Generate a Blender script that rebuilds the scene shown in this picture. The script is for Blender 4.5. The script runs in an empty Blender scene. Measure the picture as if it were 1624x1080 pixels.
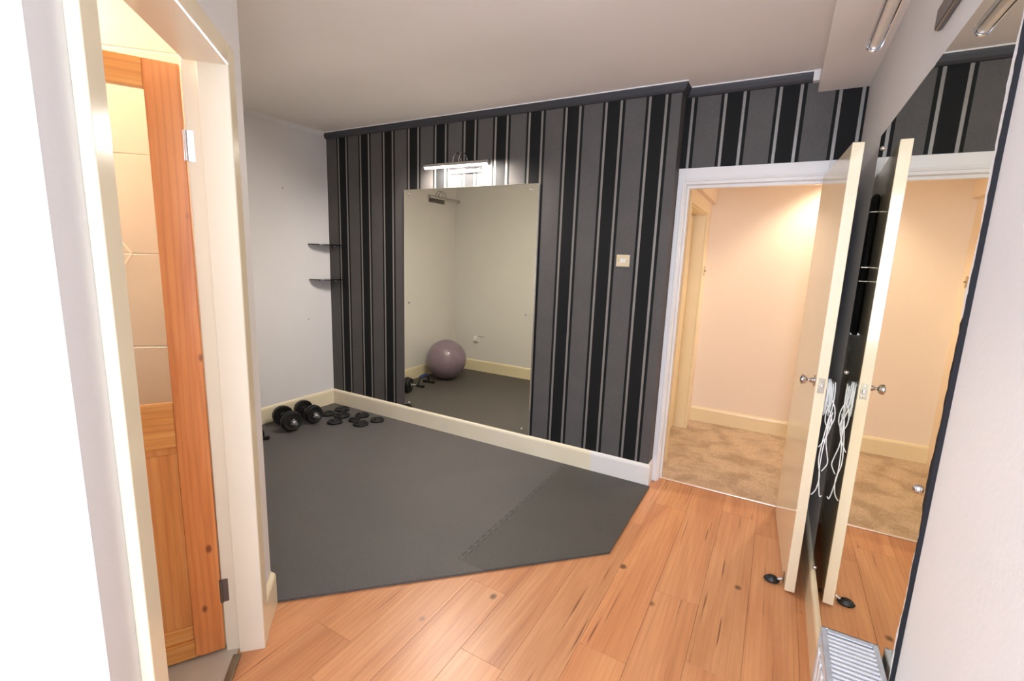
import bpy, bmesh, math, random
from mathutils import Vector, Matrix
random.seed(7)
R = math.radians
R2 = math.sqrt(.5)
scene = bpy.context.scene
COL = scene.collection

# ------------------------------------------------------------------ camera
def cam_axes(yaw, pitch, roll):
    fwd = Vector((-math.sin(yaw)*math.cos(pitch), math.cos(yaw)*math.cos(pitch), math.sin(pitch)))
    right = Vector((math.cos(yaw), math.sin(yaw), 0))
    up = right.cross(fwd)
    r = right*math.cos(roll) + up*math.sin(roll)
    u = up*math.cos(roll) - right*math.sin(roll)
    return r, u, -fwd
cam_data = bpy.data.cameras.new('camera')
cam = bpy.data.objects.new('camera', cam_data)
COL.objects.link(cam)
ax = cam_axes(R(29.287), R(-9.983), R(2.081))
M = Matrix.Identity(4)
for i in range(3):
    for j in range(3):
        M[j][i] = ax[i][j]
M.translation = (0, 0, 1.49)
cam.matrix_world = M
cam_data.sensor_width = 36
cam_data.sensor_fit = 'HORIZONTAL'
cam_data.lens = 36*744.18/1624
cam_data.clip_start = .02
scene.camera = cam

# ------------------------------------------------------------------ world, lights, exposure
world = bpy.data.worlds.new('world'); scene.world = world
world.use_nodes = True
world.node_tree.nodes['Background'].inputs[0].default_value = (.75, .85, 1, 1)
world.node_tree.nodes['Background'].inputs[1].default_value = 1.0
vs = scene.view_settings
vs.view_transform = 'Standard'; vs.look = 'None'; vs.gamma = 1; vs.use_curve_mapping = False
vs.exposure = 0.42

def light(name, kind, loc, energy, color, rot=(0, 0, 0), **kw):
    d = bpy.data.lights.new(name, kind)
    d.energy = energy; d.color = color
    for k, v in kw.items(): setattr(d, k, v)
    o = bpy.data.objects.new(name, d); COL.objects.link(o)
    o.location = loc; o.rotation_euler = rot
    return o
# added fill standing in for a camera flash, at an invented rear window
light('rear_fill_light', 'AREA', (.03, -1.27, 1.50), 50, (.86, .98, 1.16), (R(90), 0, 0),
      shape='RECTANGLE', size=.44, size_y=1.3)

# second added fill, at an invented side window in the right wall
light('side_fill_light', 'AREA', (.262, -.75, 1.50), 26, (.86, .98, 1.16), (R(90), 0, R(90)),
      shape='RECTANGLE', size=.8, size_y=1.2)

# ------------------------------------------------------------------ mesh helpers
def lin(c):
    return tuple(((v/255)/12.92 if v/255 <= .04045 else ((v/255+.055)/1.055)**2.4) for v in c)
def box(bm, x0, x1, y0, y1, z0, z1):
    v = [bm.verts.new(p) for p in ((x0,y0,z0),(x1,y0,z0),(x1,y1,z0),(x0,y1,z0),(x0,y0,z1),(x1,y0,z1),(x1,y1,z1),(x0,y1,z1))]
    for f in ((0,3,2,1),(4,5,6,7),(0,1,5,4),(1,2,6,5),(2,3,7,6),(3,0,4,7)):
        bm.faces.new([v[i] for i in f])
    return v
def prism(bm, poly, z0, z1):
    a = [bm.verts.new((x, y, z0)) for x, y in poly]
    b = [bm.verts.new((x, y, z1)) for x, y in poly]
    n = len(poly)
    bm.faces.new(a[::-1]); bm.faces.new(b)
    for i in range(n):
        bm.faces.new((a[i], a[(i+1) % n], b[(i+1) % n], b[i]))
def sweep_profile(bm, prof, p0, p1, out, m0=0, m1=0):
    """profile of (outwards, up) pairs swept from p0 to p1; m0/m1 = mitre shift per unit outwards"""
    p0 = Vector(p0); p1 = Vector(p1); out = Vector(out); d = (p1-p0).normalized()
    a = [bm.verts.new(p0 + out*o + Vector((0, 0, z)) + d*(m0*o)) for o, z in prof]
    b = [bm.verts.new(p1 + out*o + Vector((0, 0, z)) + d*(m1*o)) for o, z in prof]
    n = len(prof)
    bm.faces.new(a[::-1]); bm.faces.new(b)
    for i in range(n):
        bm.faces.new((a[i], a[(i+1) % n], b[(i+1) % n], b[i]))
def tube(bm, pts, r, seg=10, cap=True, closed=False):
    pts = [Vector(p) for p in pts]; n = len(pts)
    rad = r if isinstance(r, (list, tuple)) else [r]*n
    t0 = (pts[1]-pts[0]).normalized()
    nrm = t0.orthogonal().normalized()
    rings = []
    for i, p in enumerate(pts):
        if closed: t = (pts[(i+1) % n]-pts[i-1]).normalized()
        elif i == 0: t = t0
        elif i == n-1: t = (pts[-1]-pts[-2]).normalized()
        else: t = (pts[i+1]-pts[i-1]).normalized()
        nrm = (nrm - t*nrm.dot(t)).normalized()
        b = t.cross(nrm)
        rings.append([bm.verts.new(p + (nrm*math.cos(k*2*math.pi/seg) + b*math.sin(k*2*math.pi/seg))*rad[i]) for k in range(seg)])
    m = n if closed else n-1
    for i in range(m):
        A = rings[i]; B = rings[(i+1) % n]
        for k in range(seg):
            bm.faces.new((A[k], A[(k+1) % seg], B[(k+1) % seg], B[k]))
    if cap and not closed:
        bm.faces.new(rings[0][::-1]); bm.faces.new(rings[-1])
def lathe(bm, prof, seg=32, mat=None):
    """profile of (r, z) about z, optionally transformed by mat; r = 0 makes a pole"""
    mat = mat or Matrix.Identity(4)
    rings = []
    for r, z in prof:
        if r < 1e-6: rings.append([bm.verts.new(mat @ Vector((0, 0, z)))])
        else: rings.append([bm.verts.new(mat @ Vector((r*math.cos(k*2*math.pi/seg), r*math.sin(k*2*math.pi/seg), z))) for k in range(seg)])
    for A, B in zip(rings, rings[1:]):
        for k in range(seg):
            k2 = (k+1) % seg
            if len(A) == 1 and len(B) == 1: continue
            if len(A) == 1: bm.faces.new((A[0], B[k2], B[k]))
            elif len(B) == 1: bm.faces.new((A[k], A[k2], B[0]))
            else: bm.faces.new((A[k], A[k2], B[k2], B[k]))
def along(d):
    """matrix turning local z to direction d"""
    return Vector(d).to_track_quat('Z', 'Y').to_matrix().to_4x4()
def spline(pts, n=8):
    P = [Vector(p) for p in pts]; out = []
    for i in range(len(P)-1):
        a = P[max(i-1, 0)]; b = P[i]; c = P[i+1]; d = P[min(i+2, len(P)-1)]
        for k in range(n):
            t = k/n
            out.append(.5*((2*b) + (c-a)*t + (2*a-5*b+4*c-d)*t*t + (3*b-a-3*c+d)*t*t*t))
    out.append(P[-1]); return out
def obj(name, bm, mat, parent=None, smooth=False, bevel=0, bseg=2, loc=None, rz=0, kind=None, label=None, cat=None, group=None):
    bmesh.ops.recalc_face_normals(bm, faces=bm.faces)
    me = bpy.data.meshes.new(name); bm.to_mesh(me); bm.free()
    me.materials.append(mat)
    if smooth:
        for p in me.polygons: p.use_smooth = True
    o = bpy.data.objects.new(name, me); COL.objects.link(o)
    if parent: o.parent = parent
    if loc: o.location = loc
    if rz: o.rotation_euler = (0, 0, rz)
    if bevel:
        b = o.modifiers.new('bevel', 'BEVEL'); b.width = bevel; b.segments = bseg; b.limit_method = 'ANGLE'; b.angle_limit = R(40)
    elif smooth:
        b = o.modifiers.new('edge', 'EDGE_SPLIT'); b.split_angle = R(42)
    tag(o, label, cat, group, kind)
    return o
def tag(o, label=None, cat=None, group=None, kind=None):
    if label: o['label'] = label
    if cat: o['category'] = cat
    if group: o['group'] = group
    if kind: o['kind'] = kind
    return o
def thing(name, label, cat, loc=(0, 0, 0), rz=0, group=None, kind=None):
    o = bpy.data.objects.new(name, None); COL.objects.link(o)
    o.empty_display_size = .05
    o.location = loc; o.rotation_euler = (0, 0, rz)
    return tag(o, label, cat, group, kind)
def BM(*boxes):
    bm = bmesh.new()
    for b in boxes: box(bm, *b)
    return bm
def struct(name, bm, mat, label, cat, parent=None, **kw):
    return obj(name, bm, mat, parent, label=label, cat=cat, kind='structure', **kw)

# ------------------------------------------------------------------ materials
class NT:
    def __init__(s, name):
        s.m = bpy.data.materials.new(name); s.m.use_nodes = True
        s.t = s.m.node_tree; s.b = s.t.nodes['Principled BSDF']
    def n(s, typ, **kw):
        nd = s.t.nodes.new(typ)
        for k, v in kw.items(): setattr(nd, k, v)
        return nd
    def l(s, a, b): s.t.links.new(a, b)
    def math(s, op, a, b=None):
        nd = s.n('ShaderNodeMath', operation=op)
        for i, v in enumerate((a, b)):
            if v is None: continue
            if isinstance(v, (int, float)): nd.inputs[i].default_value = v
            else: s.l(v, nd.inputs[i])
        return nd.outputs[0]
    def coords(s, scale=(1, 1, 1), rnd=False, kind='Object'):
        tc = s.n('ShaderNodeTexCoord'); mp = s.n('ShaderNodeMapping'); mp.inputs['Scale'].default_value = scale
        src = tc.outputs[kind]
        if rnd:
            oi = s.n('ShaderNodeObjectInfo'); add = s.n('ShaderNodeVectorMath', operation='ADD')
            mul = s.math('MULTIPLY', oi.outputs['Random'], 37.0)
            s.l(src, add.inputs[0]); s.l(mul, add.inputs[1]); src = add.outputs[0]
        s.l(src, mp.inputs['Vector']); return mp.outputs[0]
    def noise(s, vec, scale=5, detail=3, rough=.5, dist=0):
        nd = s.n('ShaderNodeTexNoise'); s.l(vec, nd.inputs['Vector'])
        nd.inputs['Scale'].default_value = scale; nd.inputs['Detail'].default_value = detail
        nd.inputs['Roughness'].default_value = rough; nd.inputs['Distortion'].default_value = dist
        return nd.outputs['Fac']
    def ramp(s, fac, stops, interp='LINEAR'):
        nd = s.n('ShaderNodeValToRGB'); nd.color_ramp.interpolation = interp
        e = nd.color_ramp.elements
        while len(e) < len(stops): e.new(.5)
        for el, (p, c) in zip(e, stops):
            el.position = p; el.color = (*c, 1) if len(c) == 3 else c
        s.l(fac, nd.inputs[0]); return nd.outputs[0]
    def mix(s, fac, a, b, blend='MIX'):
        nd = s.n('ShaderNodeMix', data_type='RGBA', blend_type=blend)
        for i, v in ((0, fac), (6, a), (7, b)):
            if isinstance(v, (int, float)): nd.inputs[i].default_value = v
            elif isinstance(v, tuple): nd.inputs[i].default_value = (*v, 1)
            else: s.l(v, nd.inputs[i])
        return nd.outputs[2]
    def bump(s, h, strength=.2, dist=.01):
        nd = s.n('ShaderNodeBump'); nd.inputs['Strength'].default_value = strength; nd.inputs['Distance'].default_value = dist
        s.l(h, nd.inputs['Height']); s.l(nd.outputs[0], s.b.inputs['Normal'])
    def set(s, **kw):
        for k, v in kw.items():
            nd = s.b.inputs[k.replace('_', ' ')]
            if hasattr(v, 'is_output'): s.l(v, nd)
            elif isinstance(v, tuple): nd.default_value = (*v, 1)
            else: nd.default_value = v
        return s
def plain(name, rgb, rough=.5, metal=0, var=.06, scale=6, bump=0, bscale=60, coat=0, spec=.5):
    t = NT(name); c = lin(rgb); v = t.coords()
    f = t.noise(v, scale, 4)
    col = t.ramp(f, [(.3, tuple(x*(1-var) for x in c)), (.7, tuple(min(1, x*(1+var)) for x in c))])
    t.set(Base_Color=col, Roughness=rough, Metallic=metal)
    t.b.inputs['Specular IOR Level'].default_value = spec
    if coat: t.set(Coat_Weight=coat, Coat_Roughness=.06)
    if bump: t.bump(t.noise(v, bscale, 3), bump, .003)
    return t.m

WHITE_WALL = plain('white_emulsion', (228, 226, 226), .75, var=.015, scale=2, bump=.12, bscale=90)
HALL_WALL = plain('magnolia_emulsion', (244, 226, 205), .8, var=.015, scale=2, bump=.1, bscale=90)
CEILING = plain('ceiling_paint', (240, 233, 227), .8, var=.02, scale=1.5, bump=.1, bscale=40)
CREAM = plain('cream_gloss', (242, 229, 198), .16, var=.02, scale=3, bump=.05, bscale=25)
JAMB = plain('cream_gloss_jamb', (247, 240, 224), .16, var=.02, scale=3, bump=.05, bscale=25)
CREAM_DOOR = plain('cream_gloss_door', (240, 225, 195), .10, var=.012, scale=3, spec=.55)
WHITE_GLOSS = plain('white_gloss', (236, 233, 231), .22, var=.015, scale=4, bump=.05, bscale=25)
HALL_CREAM = plain('hall_cream_gloss', (242, 222, 180), .3, var=.02)
CHROME = plain('chrome', (205, 205, 210), .12, 1, var=.05)
STEEL = plain('brushed_steel', (150, 140, 125), .35, 1, var=.12, scale=40)
GREY_METAL = plain('grey_metal', (120, 116, 114), .35, .8, var=.08)
BLACK_RUBBER = plain('black_vinyl', (20, 20, 21), .45, var=.2, scale=30, bump=.1)
BLACK_PLASTIC = plain('black_plastic', (16, 16, 18), .3, var=.2)
BLACK_FABRIC = plain('black_fabric', (24, 25, 27), .6, var=.3, scale=50, bump=.3, bscale=200)
BLUE_FOAM = plain('blue_foam', (38, 52, 110), .7, var=.2, scale=40, bump=.2)
WHITE_PLASTIC = plain('white_plastic', (238, 238, 236), .35, var=.02)
BRASS_PLATE = plain('nickel_plate', (196, 178, 140), .3, .85, var=.1, scale=30)
BALL = plain('lilac_vinyl', (138, 121, 138), .32, var=.05, scale=20)
RAD_PAINT = plain('radiator_paint', (205, 205, 208), .35, var=.03, scale=14, bump=.05)
RAD_GREY = plain('radiator_grille_grey', (168, 171, 178), .4, .2, var=.1, scale=40)
NAVY = plain('silvering_rot', (8, 8, 15), .85, var=.4, scale=60)
GLUE_WHITE = plain('mirror_edge_white', (245, 245, 248), .4, var=.03)
TILE = plain('beige_tile', (220, 202, 178), .22, var=.04, scale=5)
TILE_LINE = plain('tile_motif_cream', (244, 234, 212), .3, var=.03)
GROUT = plain('grout', (236, 228, 214), .8, var=.05)
VINYL = plain('bathroom_vinyl', (196, 188, 176), .4, var=.08, scale=9)
DARK_COVING = plain('slate_coving', (54, 54, 59), .55, var=.05)
DARK_SUB = plain('subfloor', (120, 84, 58), .8)
SHELF_GLASS = plain('black_glass', (14, 14, 16), .06, var=.1)
DIFFUSER = plain('diffuser_off', (205, 196, 186), .3, var=.03)

def mirror_mat(name, tint):
    t = NT(name); v = t.coords((1, 1, 1))
    f = t.noise(v, 3, 2)
    c = t.ramp(f, [(.2, tuple(x*.985 for x in tint)), (.8, tint)])
    t.set(Base_Color=c, Metallic=1.0, Roughness=.012); return t.m
MIRROR = mirror_mat('mirror_silver', (.93, .915, .775))
MIRROR_EDGE = plain('mirror_glass_edge', (150, 170, 160), .15, var=.1)

def glass_mat():
    t = NT('clear_pane')
    t.set(Base_Color=(.97, .98, .97), Roughness=0.0, IOR=1.45); t.b.inputs['Transmission Weight'].default_value = 1
    return t.m
GLASS = glass_mat()

def emit_mat(name, color, strength):
    t = NT(name); t.set(Base_Color=color, Emission_Color=color, Emission_Strength=strength); return t.m
TUBE_LIT = emit_mat('picture_tube_lit', (1.0, .92, .83), 480)
SPOT_LIT = emit_mat('downlight_lens', (1.0, .8, .5), 20)

def wallpaper(name, x0, period, axis=0):
    t = NT(name)
    tc = t.n('ShaderNodeTexCoord'); sp = t.n('ShaderNodeSeparateXYZ'); t.l(tc.outputs['Object'], sp.inputs[0])
    u = t.math('FRACT', t.math('DIVIDE', t.math('SUBTRACT', sp.outputs[axis], x0), period))
    blk = lin((11, 11, 12)); slv = lin((152, 147, 142)); gry = lin((94, 90, 88))
    stops = [(0, blk), (.058, slv), (.111, blk), (.413, slv), (.466, blk), (.532, gry)]
    col = t.ramp(u, stops, 'CONSTANT')
    v = t.coords()
    fl = t.noise(v, 220, 2); pt = t.noise(v, 7, 3)
    col = t.mix(.35, col, t.ramp(fl, [(.3, (.35, .35, .35)), (.7, (1, 1, 1))]), 'MULTIPLY')
    col = t.mix(.3, col, t.ramp(pt, [(.35, (.72, .72, .74)), (.65, (1, 1, 1))]), 'MULTIPLY')
    g = (lambda a, b, c: t.ramp(u, [(0, (a,)*3), (.058, (b,)*3), (.111, (a,)*3), (.413, (b,)*3), (.466, (a,)*3), (.532, (c,)*3)], 'CONSTANT'))
    t.set(Base_Color=col, Roughness=g(.75, .38, .62), Metallic=g(0, .45, 0))
    t.b.inputs['Specular IOR Level'].default_value = .35
    t.bump(fl, .12, .002)
    return t.m
PAPER_BACK = wallpaper('striped_wallpaper', -1.1105, .2748)
PAPER_DOOR = wallpaper('striped_wallpaper_doorway', -.4263, .2830)

def laminate():
    t = NT('laminate_plank')
    oi = t.n('ShaderNodeObjectInfo')
    tones = t.ramp(t.noise(t.coords((7, .8, 1), True), 1.0, 5, .55, .8),
                   [(.28, lin((191, 128, 86))), (.45, lin((210, 147, 102))), (.62, lin((222, 162, 115))), (.8, lin((206, 143, 98)))])
    fine = t.noise(t.coords((95, 2.2, 1), True), 1.0, 4, .6, .3)
    col = t.mix(.30, tones, t.ramp(fine, [(.3, (.62, .52, .45)), (.62, (1, 1, 1))]), 'MULTIPLY')
    rings = t.n('ShaderNodeTexWave', wave_type='BANDS', bands_direction='X'); t.l(t.coords((6, .45, 1), True), rings.inputs['Vector'])
    rings.inputs['Scale'].default_value = 2.2; rings.inputs['Distortion'].default_value = 9; rings.inputs['Detail'].default_value = 3; rings.inputs['Detail Scale'].default_value = .8
    col = t.mix(.16, col, t.ramp(rings.outputs[0], [(0, (.6, .48, .4)), (.35, (1, 1, 1))]), 'MULTIPLY')
    crack = t.noise(t.coords((55, 1.6, 1), True), 1.0, 2, .5, .2)
    col = t.mix(t.ramp(crack, [(.675, (0, 0, 0)), (.73, (.85, .85, .85))]), col, lin((120, 72, 46)))
    vo = t.n('ShaderNodeTexVoronoi', feature='F1'); t.l(t.coords((1, .8, .01), True), vo.inputs['Vector'])
    vo.inputs['Scale'].default_value = 4.2; vo.inputs['Randomness'].default_value = 1
    col = t.mix(t.ramp(vo.outputs['Distance'], [(.045, (.85, .85, .85)), (.085, (0, 0, 0))]), col, lin((104, 70, 48)))
    val = t.ramp(oi.outputs['Random'], [(0, (.86, .84, .82)), (.35, (1, .99, .98)), (.7, (.93, .92, .90)), (1, (1.0, .93, .87))])
    col = t.mix(1.0, col, val, 'MULTIPLY')
    t.set(Base_Color=col, Roughness=.34)
    t.bump(fine, .06, .002)
    return t.m
LAMINATE = laminate()

def pine(name, sx, sz, tones):
    t = NT(name)
    a = t.noise(t.coords((sx, 6, sz), True), 1.0, 4, .55, 1.2)
    col = t.ramp(a, [(.3, lin(tones[0])), (.5, lin(tones[1])), (.7, lin(tones[2]))])
    w = t.n('ShaderNodeTexWave', wave_type='BANDS', bands_direction='X' if sx > sz else 'Z')
    t.l(t.coords((sx*.55, 3, sz*.55), True), w.inputs['Vector'])
    w.inputs['Scale'].default_value = 1.6; w.inputs['Distortion'].default_value = 11; w.inputs['Detail'].default_value = 2; w.inputs['Detail Scale'].default_value = .7
    col = t.mix(.24, col, t.ramp(w.outputs[0], [(0, (.62, .42, .30)), (.4, (1, 1, 1))]), 'MULTIPLY')
    vo = t.n('ShaderNodeTexVoronoi', feature='F1'); t.l(t.coords((1.6 if sx > sz else .9, .02, .9 if sx > sz else 1.6), True), vo.inputs['Vector'])
    vo.inputs['Scale'].default_value = 4.5
    col = t.mix(t.ramp(vo.outputs['Distance'], [(.04, (.85, .85, .85)), (.085, (0, 0, 0))]), col, lin((120, 52, 26)))
    t.set(Base_Color=col, Roughness=.38, Coat_Weight=.25, Coat_Roughness=.2)
    return t.m
PINE_V = pine('pine_upright', 16, 1.1, ((212, 128, 68), (232, 152, 90), (240, 168, 106)))
PINE_H = pine('pine_cross', 1.1, 18, ((212, 140, 70), (228, 162, 88), (238, 178, 108)))
PINE_P = pine('pine_panel', 12, .8, ((200, 125, 62), (224, 150, 84), (238, 176, 108)))

def mat_foam(name, rgb):
    t = NT(name); c = lin(rgb); v = t.coords()
    f = t.noise(v, 260, 2); g = t.noise(v, 3.0, 4)
    col = t.ramp(f, [(.3, tuple(x*.62 for x in c)), (.7, tuple(x*1.3 for x in c))])
    col = t.mix(.5, col, t.ramp(g, [(.3, (.78, .78, .80)), (.7, (1, .98, .95))]), 'MULTIPLY')
    t.set(Base_Color=col, Roughness=.62); t.bump(f, .5, .002); return t.m
FOAM = mat_foam('foam_mat_charcoal', (88, 84, 82))
FOAM_DARK = mat_foam('foam_mat_charcoal_darker', (76, 73, 69))

def carpet():
    t = NT('beige_carpet'); v = t.coords()
    f = t.noise(v, 160, 3); g = t.noise(v, 5, 4, .6, .5)
    col = t.ramp(f, [(.3, lin((186, 158, 130))), (.7, lin((230, 206, 178)))])
    col = t.mix(.7, col, t.ramp(g, [(.38, (.62, .57, .52)), (.58, (1, 1, 1))]), 'MULTIPLY')
    t.set(Base_Color=col, Roughness=.95); t.bump(f, .9, .006); return t.m
CARPET = carpet()

def skirting_back_mat():
    # old cream gloss with filler patches and a freshly primed white length at the doorway end
    t = NT('cream_skirting_part_primed')
    tc = t.n('ShaderNodeTexCoord'); sp = t.n('ShaderNodeSeparateXYZ'); t.l(tc.outputs['Object'], sp.inputs[0])
    c = t.ramp(t.noise(t.coords(), 3, 3), [(.3, lin((240, 226, 196))), (.7, lin((246, 234, 208)))])
    edge = t.math('ADD', sp.outputs[0], t.math('MULTIPLY', t.noise(t.coords(), 9, 2), .10))
    f = t.ramp(t.math('ADD', edge, 1.0), [(.015, (0, 0, 0)), (.03, (1, 1, 1))])
    c = t.mix(f, c, lin((238, 232, 226)))
    vo = t.n('ShaderNodeTexVoronoi', feature='F1'); t.l(t.coords((1, .01, 2.2)), vo.inputs['Vector']); vo.inputs['Scale'].default_value = 2.6
    c = t.mix(t.ramp(vo.outputs['Distance'], [(.07, (.6, .6, .6)), (.12, (0, 0, 0))]), c, lin((232, 226, 216)))
    t.set(Base_Color=c, Roughness=.24); return t.m
SKIRT_BACK = skirting_back_mat()

# ------------------------------------------------------------------ room shell
XL, YB, XE, YD, XR, ZC = -3.715, 3.056, -.628, 3.180, .285, 2.535
NW = -.462               # room face of the diagonal wall, measured along (1,1)
YA = 1.060               # face of the bathroom wall that closes the alcove
DIAG = R(135)            # local axes of diagonal pieces: x along the wall (away from camera), y into the bathroom

floor = struct('floor', BM((XL-.1, XR+.1, -1.4, 3.235, -.08, -.0135)), DARK_SUB, 'orange pine laminate floor laid in long planks', 'floor')
# planks run front to back, one object each
PW = .19; GAP = .0004
edges = [.233, .043]
while edges[-1] > -1.9: edges.append(edges[-1]-PW)
edges = [.423] + edges
starts = [.95, 2.82, 1.70, 2.04, 1.568, 2.55, 1.30, 1.645, 2.2, 1.1, 1.9, 1.5]
for i in range(len(edges)-1):
    x1, x0 = edges[i], edges[i+1]
    x1 = min(x1, XR-.001)
    if x1 - x0 < .02: continue
    y = starts[i % len(starts)]
    while y > -1.3: y -= 1.285
    while y < 3.235:
        ya = max(y, -1.3); yb = min(y+1.285, 3.235)
        # the part of each plank that the mats, walls and the bathroom leave uncovered
        if yb-ya > .03 and not (x1 < -1.75) and not (x1 < -.905 and ya+1.285 < .3):
            hx = (x1-x0)/2-GAP; hy = (yb-ya)/2-GAP
            c = ((x0+x1)/2, (ya+yb)/2)
            cut = []
            bm = BM((-hx, hx, -hy, hy, -.012, 0))
            obj('plank', bm, LAMINATE, floor, loc=(c[0], c[1], 0), bevel=.0006, bseg=1)
        y += 1.285

struct('ceiling', BM((XL-.1, XR+.1, -1.4, 3.3, ZC, ZC+.08)), CEILING, 'plain off-white plastered ceiling of the exercise room', 'ceiling')
struct('ceiling_boxing', BM((.058, XR, -1.3, YD, 2.432, ZC)), CEILING, 'lowered boxed-in strip of ceiling along the right wall', 'ceiling')
struct('wall_left', BM((XL-.1, XL, .97, 3.3, 0, ZC)), WHITE_WALL, 'plain white far left wall of the alcove behind the dumbbells', 'wall')
struct('wall_back', BM((XL, XE, YB, 3.30, 0, ZC)), PAPER_BACK, 'back wall papered in black, grey and silver vertical stripes', 'wall')
struct('wall_doorway', BM((XE, XR, YD, 3.30, 2.0, ZC), (.178, XR, YD, 3.30, 0, 2.0), (XE, -.600, YD, 3.30, 0, 2.0)), PAPER_DOOR, 'striped papered wall set back above the hall doorway', 'wall')
struct('wall_right', BM((XR, XR+.1, -.35, 3.30, 0, ZC), (XR, XR+.1, -1.4, -1.15, 0, ZC), (XR, XR+.1, -1.15, -.35, 0, .9), (XR, XR+.1, -1.15, -.35, 2.1, ZC)), WHITE_WALL, 'plain white right wall carrying the large door-side mirror', 'wall')
struct('wall_diagonal', BM((.853, .978, -NW, -NW+.1, 0, ZC), (1.749, 1.961, -NW, -NW+.1, 0, ZC), (.978, 1.749, -NW, -NW+.1, 2.057, ZC)),
       WHITE_WALL, 'white diagonal wall around the bathroom doorway', 'wall', rz=DIAG)
struct('wall_alcove', BM((XL, -1.7133, YA-.1, YA, 0, ZC)), WHITE_WALL, 'white alcove wall facing the striped wall, seen in its mirror', 'wall')
struct('wall_near_left', BM((-1.0, -0.9298, -1.4, 0.2765, 0, ZC)), WHITE_WALL, 'brightly lit white wall at the left edge beside the camera', 'wall')
struct('wall_rear', BM((-0.9298, XR, -1.4, -1.3, 0, .85), (-0.9298, XR, -1.4, -1.3, 2.15, ZC), (-0.9298, -.19, -1.4, -1.3, .85, 2.15), (.25, XR, -1.4, -1.3, .85, 2.15)),
       WHITE_WALL, 'white wall behind the camera with the added window', 'wall')
w = thing('added_window_1', 'added white framed narrow window, unseen behind the camera', 'window', (.03, -1.35, .85), kind='structure')  # made-up window, there only to house the rear fill light
obj('added_window_frame', BM((-.22, .22, -.04, .04, 0, .05), (-.22, .22, -.04, .04, 1.25, 1.3), (-.22, -.18, -.04, .04, .05, 1.25), (.18, .22, -.04, .04, .05, 1.25)), WHITE_GLOSS, w)
obj('added_window_pane', BM((-.18, .18, -.003, .003, .05, 1.25)), GLASS, w)
w = thing('added_window_2', 'added white framed side window, unseen behind the camera', 'window', (XR+.05, -.75, .90), R(90), kind='structure')  # made-up window around the side fill light
obj('added_window_frame', BM((-.4, .4, -.04, .04, 0, .05), (-.4, .4, -.04, .04, 1.15, 1.2), (-.4, -.35, -.04, .04, .05, 1.15), (.35, .4, -.04, .04, .05, 1.15)), WHITE_GLOSS, w)
obj('added_window_pane', BM((-.35, .35, -.003, .003, .05, 1.15)), GLASS, w)
# skirting boards
def skirt(h, t): return [(0, 0), (t, 0), (t, h-.022), (t*.82, h-.010), (t*.45, h-.002), (0, h)]
def skirting(name, p0, p1, out, h, t, mat, label, m0=0, m1=0):
    bm = bmesh.new(); sweep_profile(bm, skirt(h, t), p0, p1, out, m0, m1)
    return struct(name, bm, mat, label, 'skirting board')
skirting('baseboard_back', (XL, YB, 0), (XE, YB, 0), (0, -1, 0), .155, .016, SKIRT_BACK, 'cream skirting under the striped wall, primed white at its doorway end', 0, 1)
skirting('baseboard_step', (XE, YB, 0), (XE, YD-.018, 0), (1, 0, 0), .155, .012, WHITE_GLOSS, 'short white skirting return beside the hall doorway', -1, 0)
skirting('baseboard_left', (XL, YA, 0), (XL, YB, 0), (1, 0, 0), .155, .016, CREAM, 'cream skirting along the far left wall behind the dumbbells')
skirting('baseboard_alcove', (XL, YA, 0), (-1.7133, YA, 0), (0, 1, 0), .155, .016, CREAM, 'cream skirting under the alcove wall, seen in the mirror', 0, .41)
n_ = Vector((R2, R2, 0)); s_ = Vector((-R2, R2, 0))
def DP(s, n, z=0): return s_*s + n_*n + Vector((0, 0, z))
skirting('baseboard_diagonal', DP(1.797, NW), DP(1.961, NW), n_, .155, .018, CREAM, 'short cream skirting between the bathroom door frame and the mat', 0, .41)
skirting('baseboard_near_left', (-0.9298, -1.3, 0), (-0.9298, 0.2765, 0), (1, 0, 0), .155, .016, CREAM, 'cream skirting of the near left wall below the frame')
skirting('baseboard_right', (XR, -1.3, 0), (XR, YD, 0), (-1, 0, 0), .168, .018, CREAM, 'cream skirting along the right wall under the mirror')

# covings
def coving(name, segs, prof, mat, label):
    bm = bmesh.new()
    for p0, p1, out, m0, m1 in segs: sweep_profile(bm, prof, p0, p1, out, m0, m1)
    return struct(name, bm, mat, label, 'coving')
dk = [(0, -.052), (.010, -.050), (.020, -.038), (.030, -.018), (.034, -.006), (0, -.006)]
coving('trim_1', [((XL, YB, ZC), (XE, YB, ZC), (0, -1, 0), 0, 1), ((XE, YB, ZC), (XE, YD, ZC), (1, 0, 0), -1, -1), ((XE, YD, ZC), (.035, YD, ZC), (0, -1, 0), 1, 0)], dk, DARK_COVING, 'slate grey coving along the top of the striped wallpaper')
lt = [(0, -.006), (.037, -.006), (.037, 0), (0, 0)]
coving('trim_2', [((XL, YB, ZC), (XE, YB, ZC), (0, -1, 0), 0, 1), ((XE, YB, ZC), (XE, YD, ZC), (1, 0, 0), -1, -1), ((XE, YD, ZC), (.05, YD, ZC), (0, -1, 0), 1, 0)], lt, WHITE_GLOSS, 'thin white bead between the dark coving and the ceiling')
lw = [(0, -.034), (.008, -.034), (.012, -.022), (.028, -.008), (.030, 0), (0, 0)]
coving('trim_3', [((XL, YA, ZC), (XL, YB-.037, ZC), (1, 0, 0), 0, 0)], lw, WHITE_WALL, 'slim white coving along the top of the far left wall')
struct('trim_4', BM((.028, .060, YD-.042, YD, ZC-.055, ZC)), WHITE_GLOSS, 'white end block of the coving beside the boxed ceiling', 'coving')

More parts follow.
